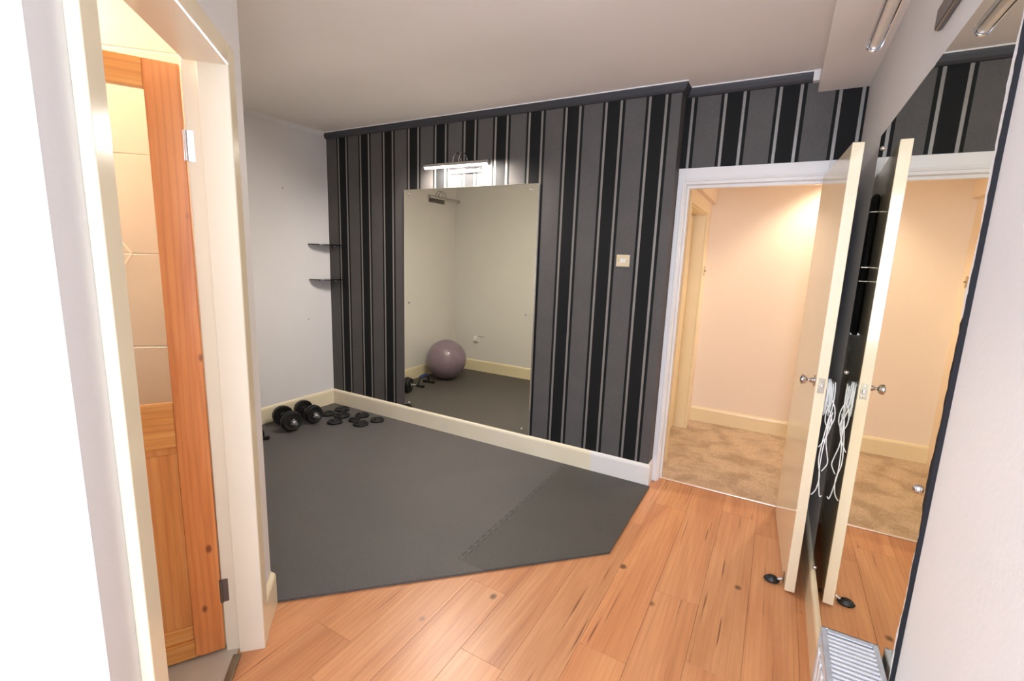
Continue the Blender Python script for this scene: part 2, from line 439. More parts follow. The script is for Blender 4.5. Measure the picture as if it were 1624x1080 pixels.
# ------------------------------------------------------------------ hall beyond the doorway
HX0, HX1, HY1, HZ = -.610, 1.60, 4.692, 2.42
struct('floor_hall', BM((HX0-.25, HX1, 3.238, HY1, -.08, .004)), CARPET, 'beige short pile carpet of the hall beyond the doorway', 'floor')
struct('ceiling_hall', BM((HX0-.25, HX1+.1, 3.30, HY1+.1, HZ, HZ+.05)), HALL_WALL, 'hall ceiling beyond the doorway', 'ceiling')
struct('wall_hall_back', BM((HX0-.25, HX1+.1, HY1, HY1+.1, 0, HZ)), HALL_WALL, 'warmly lit cream hall wall facing the doorway', 'wall')
struct('wall_hall_right', BM((HX1, HX1+.1, 3.30, HY1, 0, HZ)), HALL_WALL, 'cream end wall of the hall hidden right of the doorway', 'wall')
struct('wall_hall_front', BM((XR, HX1, 3.24, 3.30, 0, HZ)), HALL_WALL, 'hall side of the wall right of the doorway', 'wall')
struct('wall_hall_left', BM((HX0-.15, HX0, 4.40, HY1, 0, HZ), (HX0-.15, HX0, 3.30, 3.55, 0, HZ), (HX0-.15, HX0, 3.55, 4.40, 1.93, HZ)), HALL_WALL, 'cream left wall of the hall around another doorway', 'wall')
struct('wall_hall_boxing', BM((HX0, HX0+.035, 3.30, HY1, 2.03, HZ)), HALL_WALL, 'boxed strip high on the left wall of the hall', 'wall')
skirting('baseboard_hall_back', (HX0, HY1, 0), (HX1, HY1, 0), (0, -1, 0), .145, .016, HALL_CREAM, 'cream skirting along the back wall of the hall')
# hall's own side doorway: lining, architrave and closed leaf
f3 = thing('trim_5', 'cream frame of the side doorway in the hall', 'door frame', (HX0, 3.55, 0), kind='structure')
obj('jamb', BM((-.15, 0, .83, .852, .004, 1.93)), HALL_CREAM, f3, bevel=.002)
obj('jamb', BM((-.15, 0, -.002, .02, .004, 1.93)), HALL_CREAM, f3, bevel=.002)
obj('head', BM((-.15, 0, .02, .83, 1.905, 1.93)), HALL_CREAM, f3, bevel=.002)
obj('architrave', BM((0, .016, .835, .905, .004, 1.985)), HALL_CREAM, f3, bevel=.004)
obj('architrave', BM((0, .016, -.06, .01, .004, 1.985)), HALL_CREAM, f3, bevel=.004)
obj('architrave', BM((0, .016, .01, .835, 1.915, 1.985)), HALL_CREAM, f3, bevel=.004)
d3 = thing('door_3', 'closed cream door in the side doorway of the hall', 'door', (HX0-.15, 3.57, 0), kind='structure')
obj('leaf', BM((.012, .05, .003, .807, .012, 1.90)), HALL_CREAM, d3, bevel=.003)
lt_ = obj('wall_bolt', BM((0, .006, -.018, .018, -.042, .042)), BRASS_PLATE, None, bevel=.002, loc=(HX0, 4.58, 1.435), label='small brass switch plate on the hall wall beside the side doorway', cat='light switch')
bm = bmesh.new(); lathe(bm, [(0, .012), (.006, .011), (.007, 0)], 12, Matrix.Translation((.006, 0, 0)) @ along((1, 0, 0)))
obj('toggle', bm, STEEL, lt_, smooth=True)
lt_.name = 'switch_plate'
# hall downlight that washes the back wall
dl = thing('downlight', 'round recessed downlight in the hall ceiling', 'lamp', (.42, 4.36, HZ))
bm = bmesh.new(); lathe(bm, [(.030, -.002), (.046, -.004), (.048, 0), (.030, 0)], 28); obj('bezel', bm, CHROME, dl, smooth=True)
bm = bmesh.new(); lathe(bm, [(0, -.002), (.030, -.002)], 24); obj('lens', bm, SPOT_LIT, dl)
light('downlight_beam', 'SPOT', (.42, 4.36, HZ-.02), 48, (1.0, .87, .69), (0, 0, 0), spot_size=R(118), spot_blend=.55, shadow_soft_size=.03)
pd = thing('hall_lamp', 'round opal ceiling lamp in the hall out of sight', 'lamp', (1.05, 3.95, HZ))
bm = bmesh.new(); lathe(bm, [(0, -.10), (.06, -.09), (.10, -.055), (.11, -.01), (.11, 0)], 28); obj('shade', bm, emit_mat('opal_shade', (1.0, .87, .74), 30), pd, smooth=True)

# ------------------------------------------------------------------ hall doorway frame (white)
fr = thing('trim_6', 'white gloss frame and architrave of the hall doorway', 'door frame', (0, 0, 0), kind='structure')
obj('jamb', BM((-.600, -.578, YD-.004, 3.30, 0, 1.98)), WHITE_GLOSS, fr, bevel=.002)
obj('jamb', BM((.156, .178, YD-.004, 3.30, 0, 1.98)), WHITE_GLOSS, fr, bevel=.002)
obj('head', BM((-.600, .178, YD-.004, 3.30, 1.978, 2.0)), WHITE_GLOSS, fr, bevel=.002)
obj('door_stop', BM((-.578, -.566, 3.225, 3.265, 0, 1.966)), WHITE_GLOSS, fr, bevel=.002)
obj('door_stop', BM((.144, .156, 3.225, 3.265, 0, 1.966)), WHITE_GLOSS, fr, bevel=.002)
obj('door_stop', BM((-.578, .156, 3.225, 3.265, 1.960, 1.978)), WHITE_GLOSS, fr, bevel=.002)
def architrave_leg(x0, x1, side):
    bm = bmesh.new()
    box(bm, x0, x1, YD-.019, YD, 0, 2.072)
    q = .012
    xa, xb = (x1-.016, x1-.006) if side > 0 else (x0+.006, x0+.016)
    box(bm, xa, xb, YD-.024, YD-.018, 0, 1.995)
    return bm
obj('architrave', architrave_leg(-.627, -.584, 1), WHITE_GLOSS, fr, bevel=.003)
obj('architrave', architrave_leg(.162, .225, -1), WHITE_GLOSS, fr, bevel=.003)
obj('architrave', BM((-.584, .162, YD-.019, YD, 1.994, 2.072), (-.584, .162, YD-.024, YD-.018, 2.000, 2.010)), WHITE_GLOSS, fr, bevel=.003)
struct('trim_7', BM((-.578, .156, 3.226, 3.246, 0, .007)), plain('threshold_metal', (225, 205, 185), .3, .6), 'thin metal threshold strip between laminate and hall carpet', 'threshold', bevel=.003)

# ------------------------------------------------------------------ open cream door
HA = Vector((.138, 3.160, 0)); FA = Vector((.184, 2.352, 0))
dv = (FA-HA); DW = dv.length; drz = math.atan2(dv.y, dv.x)
# local: x from hinge to free edge, +y = towards the right wall
door = thing('door_1', 'open cream gloss door standing against the right wall mirror', 'door', HA, drz, kind='structure')
DT = .041
obj('leaf', BM((0, DW, 0, DT, .010, 1.985)), CREAM_DOOR, door, bevel=.002)
lp = obj('latch_plate', BM((DW, DW+.0012, .009, .033, .965, 1.030)), STEEL, door, bevel=.0005)
bm = BM((DW+.001, DW+.008, .015, .027, .990, 1.006)); obj('latch_bolt', bm, CHROME, lp, bevel=.002)
for z in (.974, 1.021):
    bm = bmesh.new(); lathe(bm, [(0, .0012), (.003, .0010), (.0036, 0)], 12, Matrix.Translation((DW+.0012, .021, z)) @ along((1, 0, 0))); obj('screw', bm, CHROME, lp, smooth=True)
KX = DW-.060
def knob(side, short):
    y0 = 0 if side < 0 else DT
    Mx = Matrix.Translation((KX, y0, 1.006)) @ along((0, side, 0))
    bm = bmesh.new(); lathe(bm, [(0, .004), (.014, .0045), (.024, .003), (.0255, 0)], 28, Mx); ro = obj('rose', bm, CHROME, door, smooth=True)
    L = .030 if short else .036
    bm = bmesh.new(); lathe(bm, [(.0125, .003), (.0115, .012), (.0065, .018), (.006, L-.012), (.008, L-.008), (.018, L-.004), (.0225, L+.006), (.022, L+.013), (.014, L+.0175), (.006, L+.019), (0, L+.0192)], 28, Mx)
    kn = obj('knob', bm, CHROME, door, smooth=True)
knob(-1, False)
Mx = Matrix.Translation((KX, DT, 1.006)) @ along((0, 1, 0))
bm = bmesh.new(); lathe(bm, [(0, .004), (.020, .004), (.0245, 0)], 28, Mx); obj('rose', bm, CHROME, door, smooth=True)
bm = bmesh.new(); lathe(bm, [(.010, .003), (.006, .010), (.006, .018), (.017, .022), (.021, .030), (.017, .038), (0, .040)], 28, Mx); obj('knob', bm, GREY_METAL, door, smooth=True)
for z in (.23, 1.0, 1.76):
    bm = bmesh.new(); tube(bm, [(-.004, DT+.004, z-.045), (-.004, DT+.004, z+.045)], .006, 10); obj('hinge', bm, STEEL, door, smooth=True)
# kick-down door stop on the bottom of the hall-side face
ds = obj('stop_plate', BM((DW-.075, DW-.045, -.004, 0, .014, .060)), STEEL, door, bevel=.001)
bm = bmesh.new(); tube(bm, [(DW-.060, -.006, .030), (DW-.060, -.026, .020), (DW-.060, -.044, .014)], .007, 10)
obj('stop_arm', bm, CHROME, ds, smooth=True)
bm = bmesh.new(); lathe(bm, [(0, 0), (.016, .001), (.019, .008), (.014, .018), (.009, .024), (0, .025)], 18, Matrix.Translation((DW-.060, -.050, .001)) @ Matrix.Diagonal((1.3, 1.9, 1.2, 1)))
obj('stop_foot', bm, BLACK_RUBBER, ds, smooth=True)

# ------------------------------------------------------------------ bathroom behind the diagonal wall
def dstruct(name, bm, mat, label, cat): return struct(name, bm, mat, label, cat, rz=DIAG)
dstruct('floor_bathroom', BM((.0, 2.02, .535, 1.80, -.08, .003)), VINYL, 'pale vinyl floor of the bathroom', 'floor')
dstruct('ceiling_bathroom', BM((0, 2.02, .557, 1.80, 2.40, 2.44)), CEILING, 'bathroom ceiling beyond the pine door', 'ceiling')
dstruct('wall_bathroom_end', BM((0, 2.02, 1.70, 1.80, 0, 2.42)), WHITE_WALL, 'plain end wall of the bathroom', 'wall')
dstruct('wall_bathroom_left', BM((-.08, 0, .60, 1.80, 0, 2.42)), WHITE_WALL, 'plain left wall of the bathroom', 'wall')
tw = dstruct('wall_tiled', BM((1.952, 2.02, .557, 1.70, 0, 2.42)), GROUT, 'bathroom wall of large beige tiles seen through the pine door', 'wall')
TH, TW_ = .330, .40
for r in range(8):
    z0 = -.192 + r*TH
    for c in range(3):
        y0 = .56 + c*TW_
        za, zb = max(z0, .005)+.002, min(z0+TH, 2.40)-.002
        ya, yb = y0+.002, min(y0+TW_, 1.70)-.002
        if zb-za < .02: continue
        tl = obj('tile', BM((1.950, 1.953, ya, yb, za, zb)), TILE, tw, bevel=.0012, bseg=1)
# rhombus motif in cream lines across two tiles
bm = bmesh.new()
cz, cy = -.192+5*TH, .835
pts = [(cy, cz), (cy+.085, cz+.13), (cy+.17, cz), (cy+.085, cz-.13)]
for a, b in zip(pts, pts[1:]+pts[:1]):
    d = Vector((0, b[0]-a[0], b[1]-a[1])).normalized(); nn = Vector((0, -d.z, d.y))*.0032
    P = [Vector((1.9495, a[0], a[1]))+nn, Vector((1.9495, a[0], a[1]))-nn, Vector((1.9495, b[0], b[1]))-nn, Vector((1.9495, b[0], b[1]))+nn]
    v = [bm.verts.new(p) for p in P] + [bm.verts.new(p+Vector((.003, 0, 0))) for p in P]
    for f in ((0,1,2,3),(7,6,5,4),(0,4,5,1),(1,5,6,2),(2,6,7,3),(3,7,4,0)): bm.faces.new([v[i] for i in f])
obj('tile_motif', bm, TILE_LINE, tw)
bm = bmesh.new(); lathe(bm, [(0, .0015), (.012, .001), (.016, 0)], 20, Matrix.Translation((1.950, cy+.045, cz)) @ Matrix.Diagonal((1, 1.3, .8, 1)) @ along((-1, 0, 0)))
obj('tile_motif', bm, TILE_LINE, tw, smooth=True)
bl = thing('bathroom_fill_lamp', 'unseen round opal ceiling lamp added to light the bathroom', 'lamp', DP(1.78, -1.30, 2.40))  # unseen lamp, added so the tiles get light but the pine face does not
bm = bmesh.new(); lathe(bm, [(0, -.08), (.06, -.07), (.10, -.04), (.11, 0)], 28); obj('shade', bm, emit_mat('bath_fill_shade', (1.0, .86, .70), 125), bl, smooth=True)

# frame of the bathroom doorway (cream gloss); local x = s, y = -n
bf = thing('trim_8', 'cream gloss frame and architrave of the bathroom doorway', 'door frame', (0, 0, 0), DIAG, kind='structure')
S0, S1, ZH = 1.000, 1.727, 2.035
NF = .4416
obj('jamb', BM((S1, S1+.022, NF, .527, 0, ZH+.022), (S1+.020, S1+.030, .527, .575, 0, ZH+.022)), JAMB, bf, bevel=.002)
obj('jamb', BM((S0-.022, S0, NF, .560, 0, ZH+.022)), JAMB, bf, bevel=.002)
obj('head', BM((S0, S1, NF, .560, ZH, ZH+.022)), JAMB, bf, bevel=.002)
def bath_arch(a, b, inner):
    bm = BM((a, b, NF-.001, -NW, 0, ZH+.066))
    return bm
obj('architrave', bath_arch(S1+.002, S1+.068, -1), CREAM, bf, bevel=.003)
obj('architrave', bath_arch(S0-.055, S0+.003, 1), CREAM, bf, bevel=.003)
obj('architrave', BM((S0-.002, S1+.002, NF-.001, -NW, ZH+.002, ZH+.066)) , CREAM, bf, bevel=.003)
struct('trim_9', BM((S0, S1-.012, .518, .545, 0, .010)), STEEL, 'dull metal threshold strip in the bathroom doorway', 'threshold', rz=DIAG, bevel=.003)

# pine half-glazed door, opened into the bathroom
pdv = Vector((-.509, -.861, 0)); pr = math.atan2(pdv.y, pdv.x)
PA = Vector((-1.641, .824, 0))
pine_door = thing('door_2', 'half-glazed varnished pine door opened into the bathroom', 'door', PA, pr, kind='structure')
# local x from hinge edge, y: +y faces the camera side?  camera lies on +y side of this heading
PT = .036
y0, y1 = -PT, 0
PWD = .715
obj('stile', BM((0, .091, y0, y1, .016, 2.026)), PINE_V, pine_door, bevel=.003)
obj('stile', BM((PWD-.091, PWD, y0, y1, .016, 2.026)), PINE_V, pine_door, bevel=.003)
obj('top_rail', BM((.091, PWD-.091, y0+.001, y1-.001, 1.945, 2.026)), PINE_H, pine_door, bevel=.003)
obj('lock_rail', BM((.091, PWD-.091, y0+.001, y1-.001, .826, .977)), PINE_H, pine_door, bevel=.004)
obj('bottom_rail', BM((.091, PWD-.091, y0+.001, y1-.001, .016, .085)), PINE_H, pine_door, bevel=.003)
obj('panel_moulding', BM((.091, PWD-.091, y0+.008, y1-.008, .085, .142)), PINE_H, pine_door, bevel=.006)
pan = obj('panel', BM((.091, PWD-.091, y0+.014, y1-.014, .142, .826)), PINE_P, pine_door)
for k in range(6):
    xa = .091+k*(PWD-.182)/6
    obj('panel_board', BM((xa+.0008, xa+(PWD-.182)/6-.0008, y0+.010, y1-.010, .142, .800)), PINE_P, pan, bevel=.002, bseg=1)
obj('pane', BM((.089, PWD-.089, -.021, -.015, .975, 1.947)), GLASS, pine_door)
for z in (.255, 1.795):
    h = obj('hinge', BM((-.040, .004, y1-.001, y1+.002, z-.045, z+.045)), CHROME if z > 1 else GREY_METAL, pine_door)
    bm = bmesh.new(); tube(bm, [(-.002, y1+.003, z-.045), (-.002, y1+.003, z+.045)], .005, 10); obj('knuckle', bm, CHROME if z > 1 else GREY_METAL, h, smooth=True)

# ------------------------------------------------------------------ wall mirrors
def screw_cap(parent, loc, d):
    bm = bmesh.new(); lathe(bm, [(.0085, 0), (.0085, .003), (.006, .007), (.003, .0085), (0, .009)], 16, Matrix.Translation(loc) @ along(d))
    return obj('screw_cap', bm, CHROME, parent, smooth=True)
mir = thing('wall_mirror', 'tall frameless mirror screwed to the striped wall under the lit lamp', 'mirror', (-2.163, YB, .157))
obj('glass', BM((-.622, .622, -.006, 0, 0, 1.853)), MIRROR, mir, bevel=.0008, bseg=1)
for sx in (-.570, .564):
    for z in (.040, .925, 1.815): screw_cap(mir, (sx, -.006, z), (0, -1, 0))
mr = thing('wall_mirror', 'large frameless mirror on the right wall behind the cream door, near edge flaking', 'mirror', (XR, 1.752, .172))
obj('glass', BM((-.006, 0, -.680, .665, 0, 1.843)), MIRROR, mr, bevel=.0008, bseg=1)
for sy in (.56, -.62):
    for z in (.018, .905, 1.775): screw_cap(mr, (-.006, sy, z), (-1, 0, 0))
# bare glass edge with silvering peeled away: a white strip and a ragged dark line, both about a centimetre wide
bm = bmesh.new(); prev = None
for i in range(141):
    z = 1.843*i/140; f = i/140
    wv = .004 + .016*abs(f-.47)*1.7 + .005*math.sin(i*.37)*math.sin(i*.11) + random.uniform(-.002, .003)
    b = -.680 + max(.0015, wv)
    cur = [bm.verts.new((-.0068, -.681, z)), bm.verts.new((-.0068, b, z)), bm.verts.new((-.0005, -.681, z)), bm.verts.new((-.0005, b, z))]
    if prev:
        bm.faces.new((prev[0], prev[1], cur[1], cur[0])); bm.faces.new((prev[0], cur[0], cur[2], prev[2])); bm.faces.new((prev[1], prev[3], cur[3], cur[1])); bm.faces.new((prev[2], cur[2], cur[3], prev[3]))
    prev = cur
obj('edge_strip', bm, GLUE_WHITE, mr)
bm = bmesh.new()
rows = 130; L = 1.843; prev = None
for i in range(rows+1):
    z = L*i/rows
    wv = .0015 + (.005*max(0, math.sin(i*.31)+math.sin(i*.113)-.6)) + random.uniform(-.001, .004)
    if 62 < i < 88: wv += .007
    a = -.6835; b = a + max(.0012, wv)
    cur = [bm.verts.new((-.0076, a, z)), bm.verts.new((-.0076, b, z)), bm.verts.new((0, a, z)), bm.verts.new((0, b, z))]
    if prev:
        bm.faces.new((prev[0], prev[1], cur[1], cur[0])); bm.faces.new((prev[0], cur[0], cur[2], prev[2])); bm.faces.new((prev[1], prev[3], cur[3], cur[1]))
    prev = cur
obj('flaking_edge', bm, NAVY, mr)

# ------------------------------------------------------------------ picture lights (three alike, only one lit)
def picture_light(loc, rz, lit, label):
    # local: wall plane y = 0, room towards -y, z relative to tube axis
    t = thing('picture_light', label, 'wall lamp', loc, rz, 'picture lights above the mirrors')
    obj('wall_plate', BM((-.145, .145, -.016, 0, -.045, .012)), GREY_METAL if not lit else CHROME, t, bevel=.012, bseg=4)
    # half-round housing open below, with end caps
    bm = bmesh.new(); n = 12; r = .020; ya = -.124; hl = .285
    A = []; B = []
    for k in range(n+1):
        a = R(-24) + R(228)*k/n
        A.append((math.cos(a)*r+ya, math.sin(a)*r)); B.append((math.cos(a)*(r-.002)+ya, math.sin(a)*(r-.002)))
    for (p, q), flip in ((( -hl, hl), 0),):
        ra = [[bm.verts.new((x, y, z)) for y, z in A] for x in (p, q)]
        rb = [[bm.verts.new((x, y, z)) for y, z in B] for x in (p, q)]
        for k in range(n):
            bm.faces.new((ra[0][k], ra[0][k+1], ra[1][k+1], ra[1][k])); bm.faces.new((rb[0][k], rb[1][k], rb[1][k+1], rb[0][k+1]))
        for k in (0, n): bm.faces.new((ra[0][k], ra[1][k], rb[1][k], rb[0][k]))
        for e in (0, 1):
            for k in range(n): bm.faces.new((ra[e][k], rb[e][k], rb[e][k+1], ra[e][k+1]))
    obj('housing', bm, CHROME, t, smooth=True)
    for s in (-1, 1):
        bm = bmesh.new(); lathe(bm, [(0, .010), (.016, .009), (.0205, .005), (.0205, -.004), (0, -.004)], 24, Matrix.Translation((s*hl, ya, 0)) @ along((s, 0, 0)))
        obj('end_cap', bm, CHROME, t, smooth=True)
    bm = bmesh.new(); tube(bm, [(-hl+.006, ya, -.001), (hl-.006, ya, -.001)], .0150, 18); obj('tube', bm, TUBE_LIT if lit else DIFFUSER, t, smooth=True)
    for s in (-1, 1):
        pts = []
        for k in range(15):
            a = math.pi*k/14
            pts.append((s*.026, -.066-math.cos(a)*-.058, .008+math.sin(a)*.085))
        bm = bmesh.new(); tube(bm, pts, .0042, 8); obj('arm', bm, CHROME, t, smooth=True)
    return t
picture_light((-2.172, YB, 2.150), 0, True, 'lit picture light glowing above the mirror on the striped wall')
picture_light((XL, 1.466, 2.150), R(90), False, 'unlit picture light on the far left wall, seen in the mirror')
picture_light((XR, 1.545, 2.147), R(-90), False, 'unlit chrome picture light above the right wall mirror')

# ------------------------------------------------------------------ corner shelves
def corner_shelf(z, label):
    t = thing('corner_shelf', label, 'shelf', (XL, YB, z), 0, 'black corner shelves')
    bm = bmesh.new(); r = .235
    poly = [(0, 0), (0, -r)] + [(math.cos(a)*.165, -r+.0 + (r*(1-math.cos(a)))*0 - math.sin(a)*0 + 0) for a in ()]
    for k in range(1, 11):
        a = math.pi/2*k/10
        poly.append((math.sin(a)*.165, -math.cos(a)*r))
    prism(bm, poly, -.004, .004)
    obj('glass_plate', bm, SHELF_GLASS, t, bevel=.0015, bseg=1)
    for p, d in (((0, -.13, -.008), (1, 0, 0)), ((.09, 0, -.008), (0, -1, 0))):
        bm = bmesh.new(); lathe(bm, [(.008, 0), (.008, .014), (.005, .017), (0, .018)], 14, Matrix.Translation(p) @ along(d)); obj('bracket', bm, CHROME, t, smooth=True)
    return t
corner_shelf(1.547, 'upper black glass shelf in the corner left of the striped wall')
corner_shelf(1.232, 'lower black glass shelf in the corner left of the striped wall')

# ------------------------------------------------------------------ light switch on the striped wall
sw = thing('light_switch', 'square double light switch with metal plate on the striped wall', 'light switch', (-.905, YB, 1.497))
obj('plate', BM((-.044, .044, -.009, 0, -.039, .039)), plain('pale_nickel_plate', (232, 218, 186), .28, .5, var=.05, scale=30), sw, bevel=.003)
for s in (-1, 1):
    obj('rocker', BM((min(s*.0025, s*.016), max(s*.0025, s*.016), -.014, -.009, -.010, .014)), WHITE_PLASTIC, sw, bevel=.0015)
    bm = bmesh.new(); lathe(bm, [(.003, 0), (.003, .001), (0, .0015)], 12, Matrix.Translation((s*.031, -.009, 0)) @ along((0, -1, 0))); obj('screw', bm, STEEL, sw, smooth=True)

# wall socket in the alcove (seen in the mirror)
so = thing('wall_socket', 'white socket and cable on the alcove wall, seen in the mirror', 'socket', (-3.36, YA, .43))
obj('face_plate', BM((-.043, .043, 0, .010, -.043, .043)), WHITE_PLASTIC, so, bevel=.003)
obj('plug', BM((-.024, .024, .010, .045, -.024, .022)), WHITE_PLASTIC, so, bevel=.005)
bm = bmesh.new(); tube(bm, spline([(.02, .008, .03), (.05, .02, .045), (.09, .012, .04), (.13, .008, .044)], 5), .0028, 6); obj('flex', bm, GREY_METAL, so, smooth=True)

# ------------------------------------------------------------------ foam mats
ZM = .012
def teeth(x, ya, yb, n, d):
    """dovetail edge from (x,ya) to (x,yb)"""
    out = []; st = (yb-ya)/n
    for i in range(n):
        y = ya+i*st
        out += [(x-d/2, y), (x-d/2, y+st*.18), (x+d/2, y+st*.08), (x+d/2, y+st*.60), (x-d/2, y+st*.50)]
    out.append((x-d/2, yb)); return out
dg = lambda x: x+2.792          # diagonal trim line of the mats: y = x + 2.792
MX, MY, MR, MB = -1.217, 1.722, -.604, 3.0385
seam = teeth(MX, MY, MB, 22, .022)
xm = MY-2.792
g = .0012
left_poly = [(XL+.017, YA+.0165), (dg(0)*0 + (YA+.018)-2.792, YA+.0165), (xm-g, MY-g)] + [(x-g, y) for x, y in seam] + [(XL+.017, MB)]
bm = bmesh.new(); prism(bm, left_poly, .0008, ZM)
obj('foam_mat', bm, FOAM, None, label='large charcoal foam floor mat filling the alcove under the weights', cat='exercise mat', group='foam mats')
right_poly = [(MR, dg(MR)), (MR, MB)] + [(x+g, y) for x, y in reversed(seam)] + [(xm+g, MY+g)]
bm = bmesh.new(); prism(bm, right_poly, .0008, ZM)
obj('foam_mat', bm, FOAM_DARK, None, label='smaller darker foam floor mat with cut corner beside the hall doorway', cat='exercise mat', group='foam mats')

# ------------------------------------------------------------------ dumbbells and plates
def disc(parent, r, th, off, d, c):
    Mx = Matrix.Translation(c) @ along(d)
    p = [(.014, -th/2), (r*.30, -th/2), (r*.34, -th*.36), (r*.80, -th*.36), (r*.86, -th/2), (r*.96, -th/2), (r, -th*.34), (r, th*.34), (r*.96, th/2), (r*.86, th/2), (r*.80, th*.36), (r*.34, th*.36), (r*.30, th/2), (.014, th/2), (.014, -th/2)]
    bm = bmesh.new(); lathe(bm, p, 36, Mx @ Matrix.Translation((0, 0, off)))
    return obj('plate', bm, BLACK_RUBBER, parent, smooth=True)
def dumbbell(loc, rz, r, label):
    t = thing('dumbbell', label, 'dumbbell', loc, rz, 'dumbbells on the mat')
    c = (0, 0, r); d = (1, 0, 0)
    bm = bmesh.new(); tube(bm, [(-.196, 0, r), (.196, 0, r)], .0125, 16); bar = obj('bar', bm, CHROME, t, smooth=True)
    for s in (-1, 1):
        bm = bmesh.new()
        prof = []
        for i in range(16): prof += [(.0124, .150+i*.0027), (.0142, .1513+i*.0027)]
        lathe(bm, prof, 14, Matrix.Translation((0, 0, r)) @ along((s, 0, 0)))
        obj('thread', bm, CHROME, bar, smooth=True)
    bm = bmesh.new(); tube(bm, [(-.062, 0, r), (-.03, 0, r), (.03, 0, r), (.062, 0, r)], [.014, .0165, .0165, .014], 16); obj('grip', bm, STEEL, bar, smooth=True)
    for s in (-1, 1):
        disc(t, r, .030, s*.088, d, c); disc(t, r*.92, .026, s*.117, d, c)
        bm = bmesh.new()
        poly = []
        for k in range(12):
            a = k*math.pi/6; rr = .030 if k % 2 else .021
            poly.append((math.cos(a)*rr, math.sin(a)*rr))
        prism(bm, poly, -.008, .008)
        bmesh.ops.transform(bm, matrix=Matrix.Translation((s*.140, 0, r)) @ along(d), verts=bm.verts)
        obj('star_collar', bm, CHROME, t, bevel=.002)
    return t
dumbbell((-3.475, 2.372, ZM), R(-14), .083, 'black dumbbell with chrome bar lying nearest the bathroom door frame')
dumbbell((-3.490, 2.590, ZM), R(-12), .079, 'black dumbbell with chrome bar lying beside the loose plates')
def weight_plate(x, y, r, label, z=ZM, tilt=0):
    t = thing('weight_plate', label, 'weight plate', (x, y, z), random.uniform(0, 6), 'loose weight plates on the mat')
    th = .020
    p = [(.015, 0), (r*.97, 0), (r, .004), (r, th-.004), (r*.96, th), (r*.84, th), (r*.78, th*.62), (r*.42, th*.62), (r*.36, th), (.019, th), (.015, th*.9), (.015, 0)]
    bm = bmesh.new(); lathe(bm, p, 36); b = obj('disc', bm, BLACK_RUBBER, t, smooth=True)
    bm = bmesh.new(); lathe(bm, [(.0135, .001), (.0155, .001), (.0155, th+.0008), (.0135, th+.0008), (.0135, .001)], 20); obj('bore_ring', bm, STEEL, t, smooth=True)
    for k in range(3):
        a = k*2*math.pi/3
        bm = BM((r*.44, r*.76, -.006, .006, th*.62, th*.85)); bmesh.ops.rotate(bm, matrix=Matrix.Rotation(a, 3, 'Z'), verts=bm.verts); obj('rib', bm, BLACK_RUBBER, t, bevel=.001, bseg=1)
    return t
weight_plate(-3.470, 2.776, .066, 'loose black weight plate half hidden behind the second dumbbell')
weight_plate(-3.462, 2.935, .068, 'loose black weight plate farthest back in the corner of the mat')
weight_plate(-3.325, 2.815, .070, 'loose black weight plate second from the corner in the heap')
weight_plate(-3.245, 2.670, .064, 'loose black weight plate at the front left of the heap')
weight_plate(-3.150, 2.800, .050, 'small loose black weight plate in the middle front of the heap')
weight_plate(-3.185, 2.925, .062, 'loose black weight plate leaning nearest the back skirting')
weight_plate(-3.030, 2.765, .066, 'loose black weight plate at the front right of the heap')
weight_plate(-2.985, 2.912, .062, 'rightmost loose black weight plate beside the back skirting')

# ------------------------------------------------------------------ exercise ball
ball = thing('exercise_ball', 'lilac grey gym ball on the mat, seen in the striped wall mirror', 'exercise ball', (-3.41, 1.630, ZM))
rb = .238; prof = []
for k in range(97):
    a = -math.pi/2 + math.pi*k/96
    rr = rb*(1 + (.0022 if (k % 4 < 2 and 18 < k < 78) else 0))
    prof.append((max(0, math.cos(a)*rr) if 0 < k < 96 else 0, rb + math.sin(a)*rr))
bm = bmesh.new(); lathe(bm, prof, 64); obj('ball_skin', bm, BALL, ball, smooth=True)
vd = Vector((.55, .55, .45)).normalized()
bm = bmesh.new(); lathe(bm, [(.010, -.004), (.010, .002), (0, .003)], 16, Matrix.Translation(Vector((0, 0, rb))+vd*rb) @ along(vd)); obj('valve', bm, WHITE_PLASTIC, ball, smooth=True)

# ------------------------------------------------------------------ push-up stand
pu = thing('push_up_stand', 'black push-up stand with blue foam grip by the left wall', 'push-up stand', (-3.435, 2.020, ZM), R(84))
bm = bmesh.new(); tube(bm, spline([(-.105, 0, .012), (-.098, 0, .06), (-.075, 0, .098), (-.04, 0, .106), (.04, 0, .106), (.075, 0, .098), (.098, 0, .06), (.105, 0, .012)], 6), .011, 12); obj('frame', bm, BLACK_PLASTIC, pu, smooth=True)
bm = bmesh.new(); tube(bm, spline([(-.072, 0, .098), (-.04, 0, .107), (0, 0, .108), (.04, 0, .107), (.072, 0, .098)], 6), [.015]+[.0175]*23+[.015], 16); obj('grip', bm, BLUE_FOAM, pu, smooth=True)
for s in (-1, 1):
    bm = bmesh.new(); tube(bm, [(s*.105, -.060, .013), (s*.105, .060, .013)], .012, 12); ft = obj('foot', bm, BLACK_PLASTIC, pu, smooth=True)
    for q in (-1, 1):
        bm = bmesh.new(); tube(bm, [(s*.105, q*.050, .0155), (s*.105, q*.072, .0155)], .0155, 14); obj('rubber_end', bm, BLACK_RUBBER, ft, smooth=True)

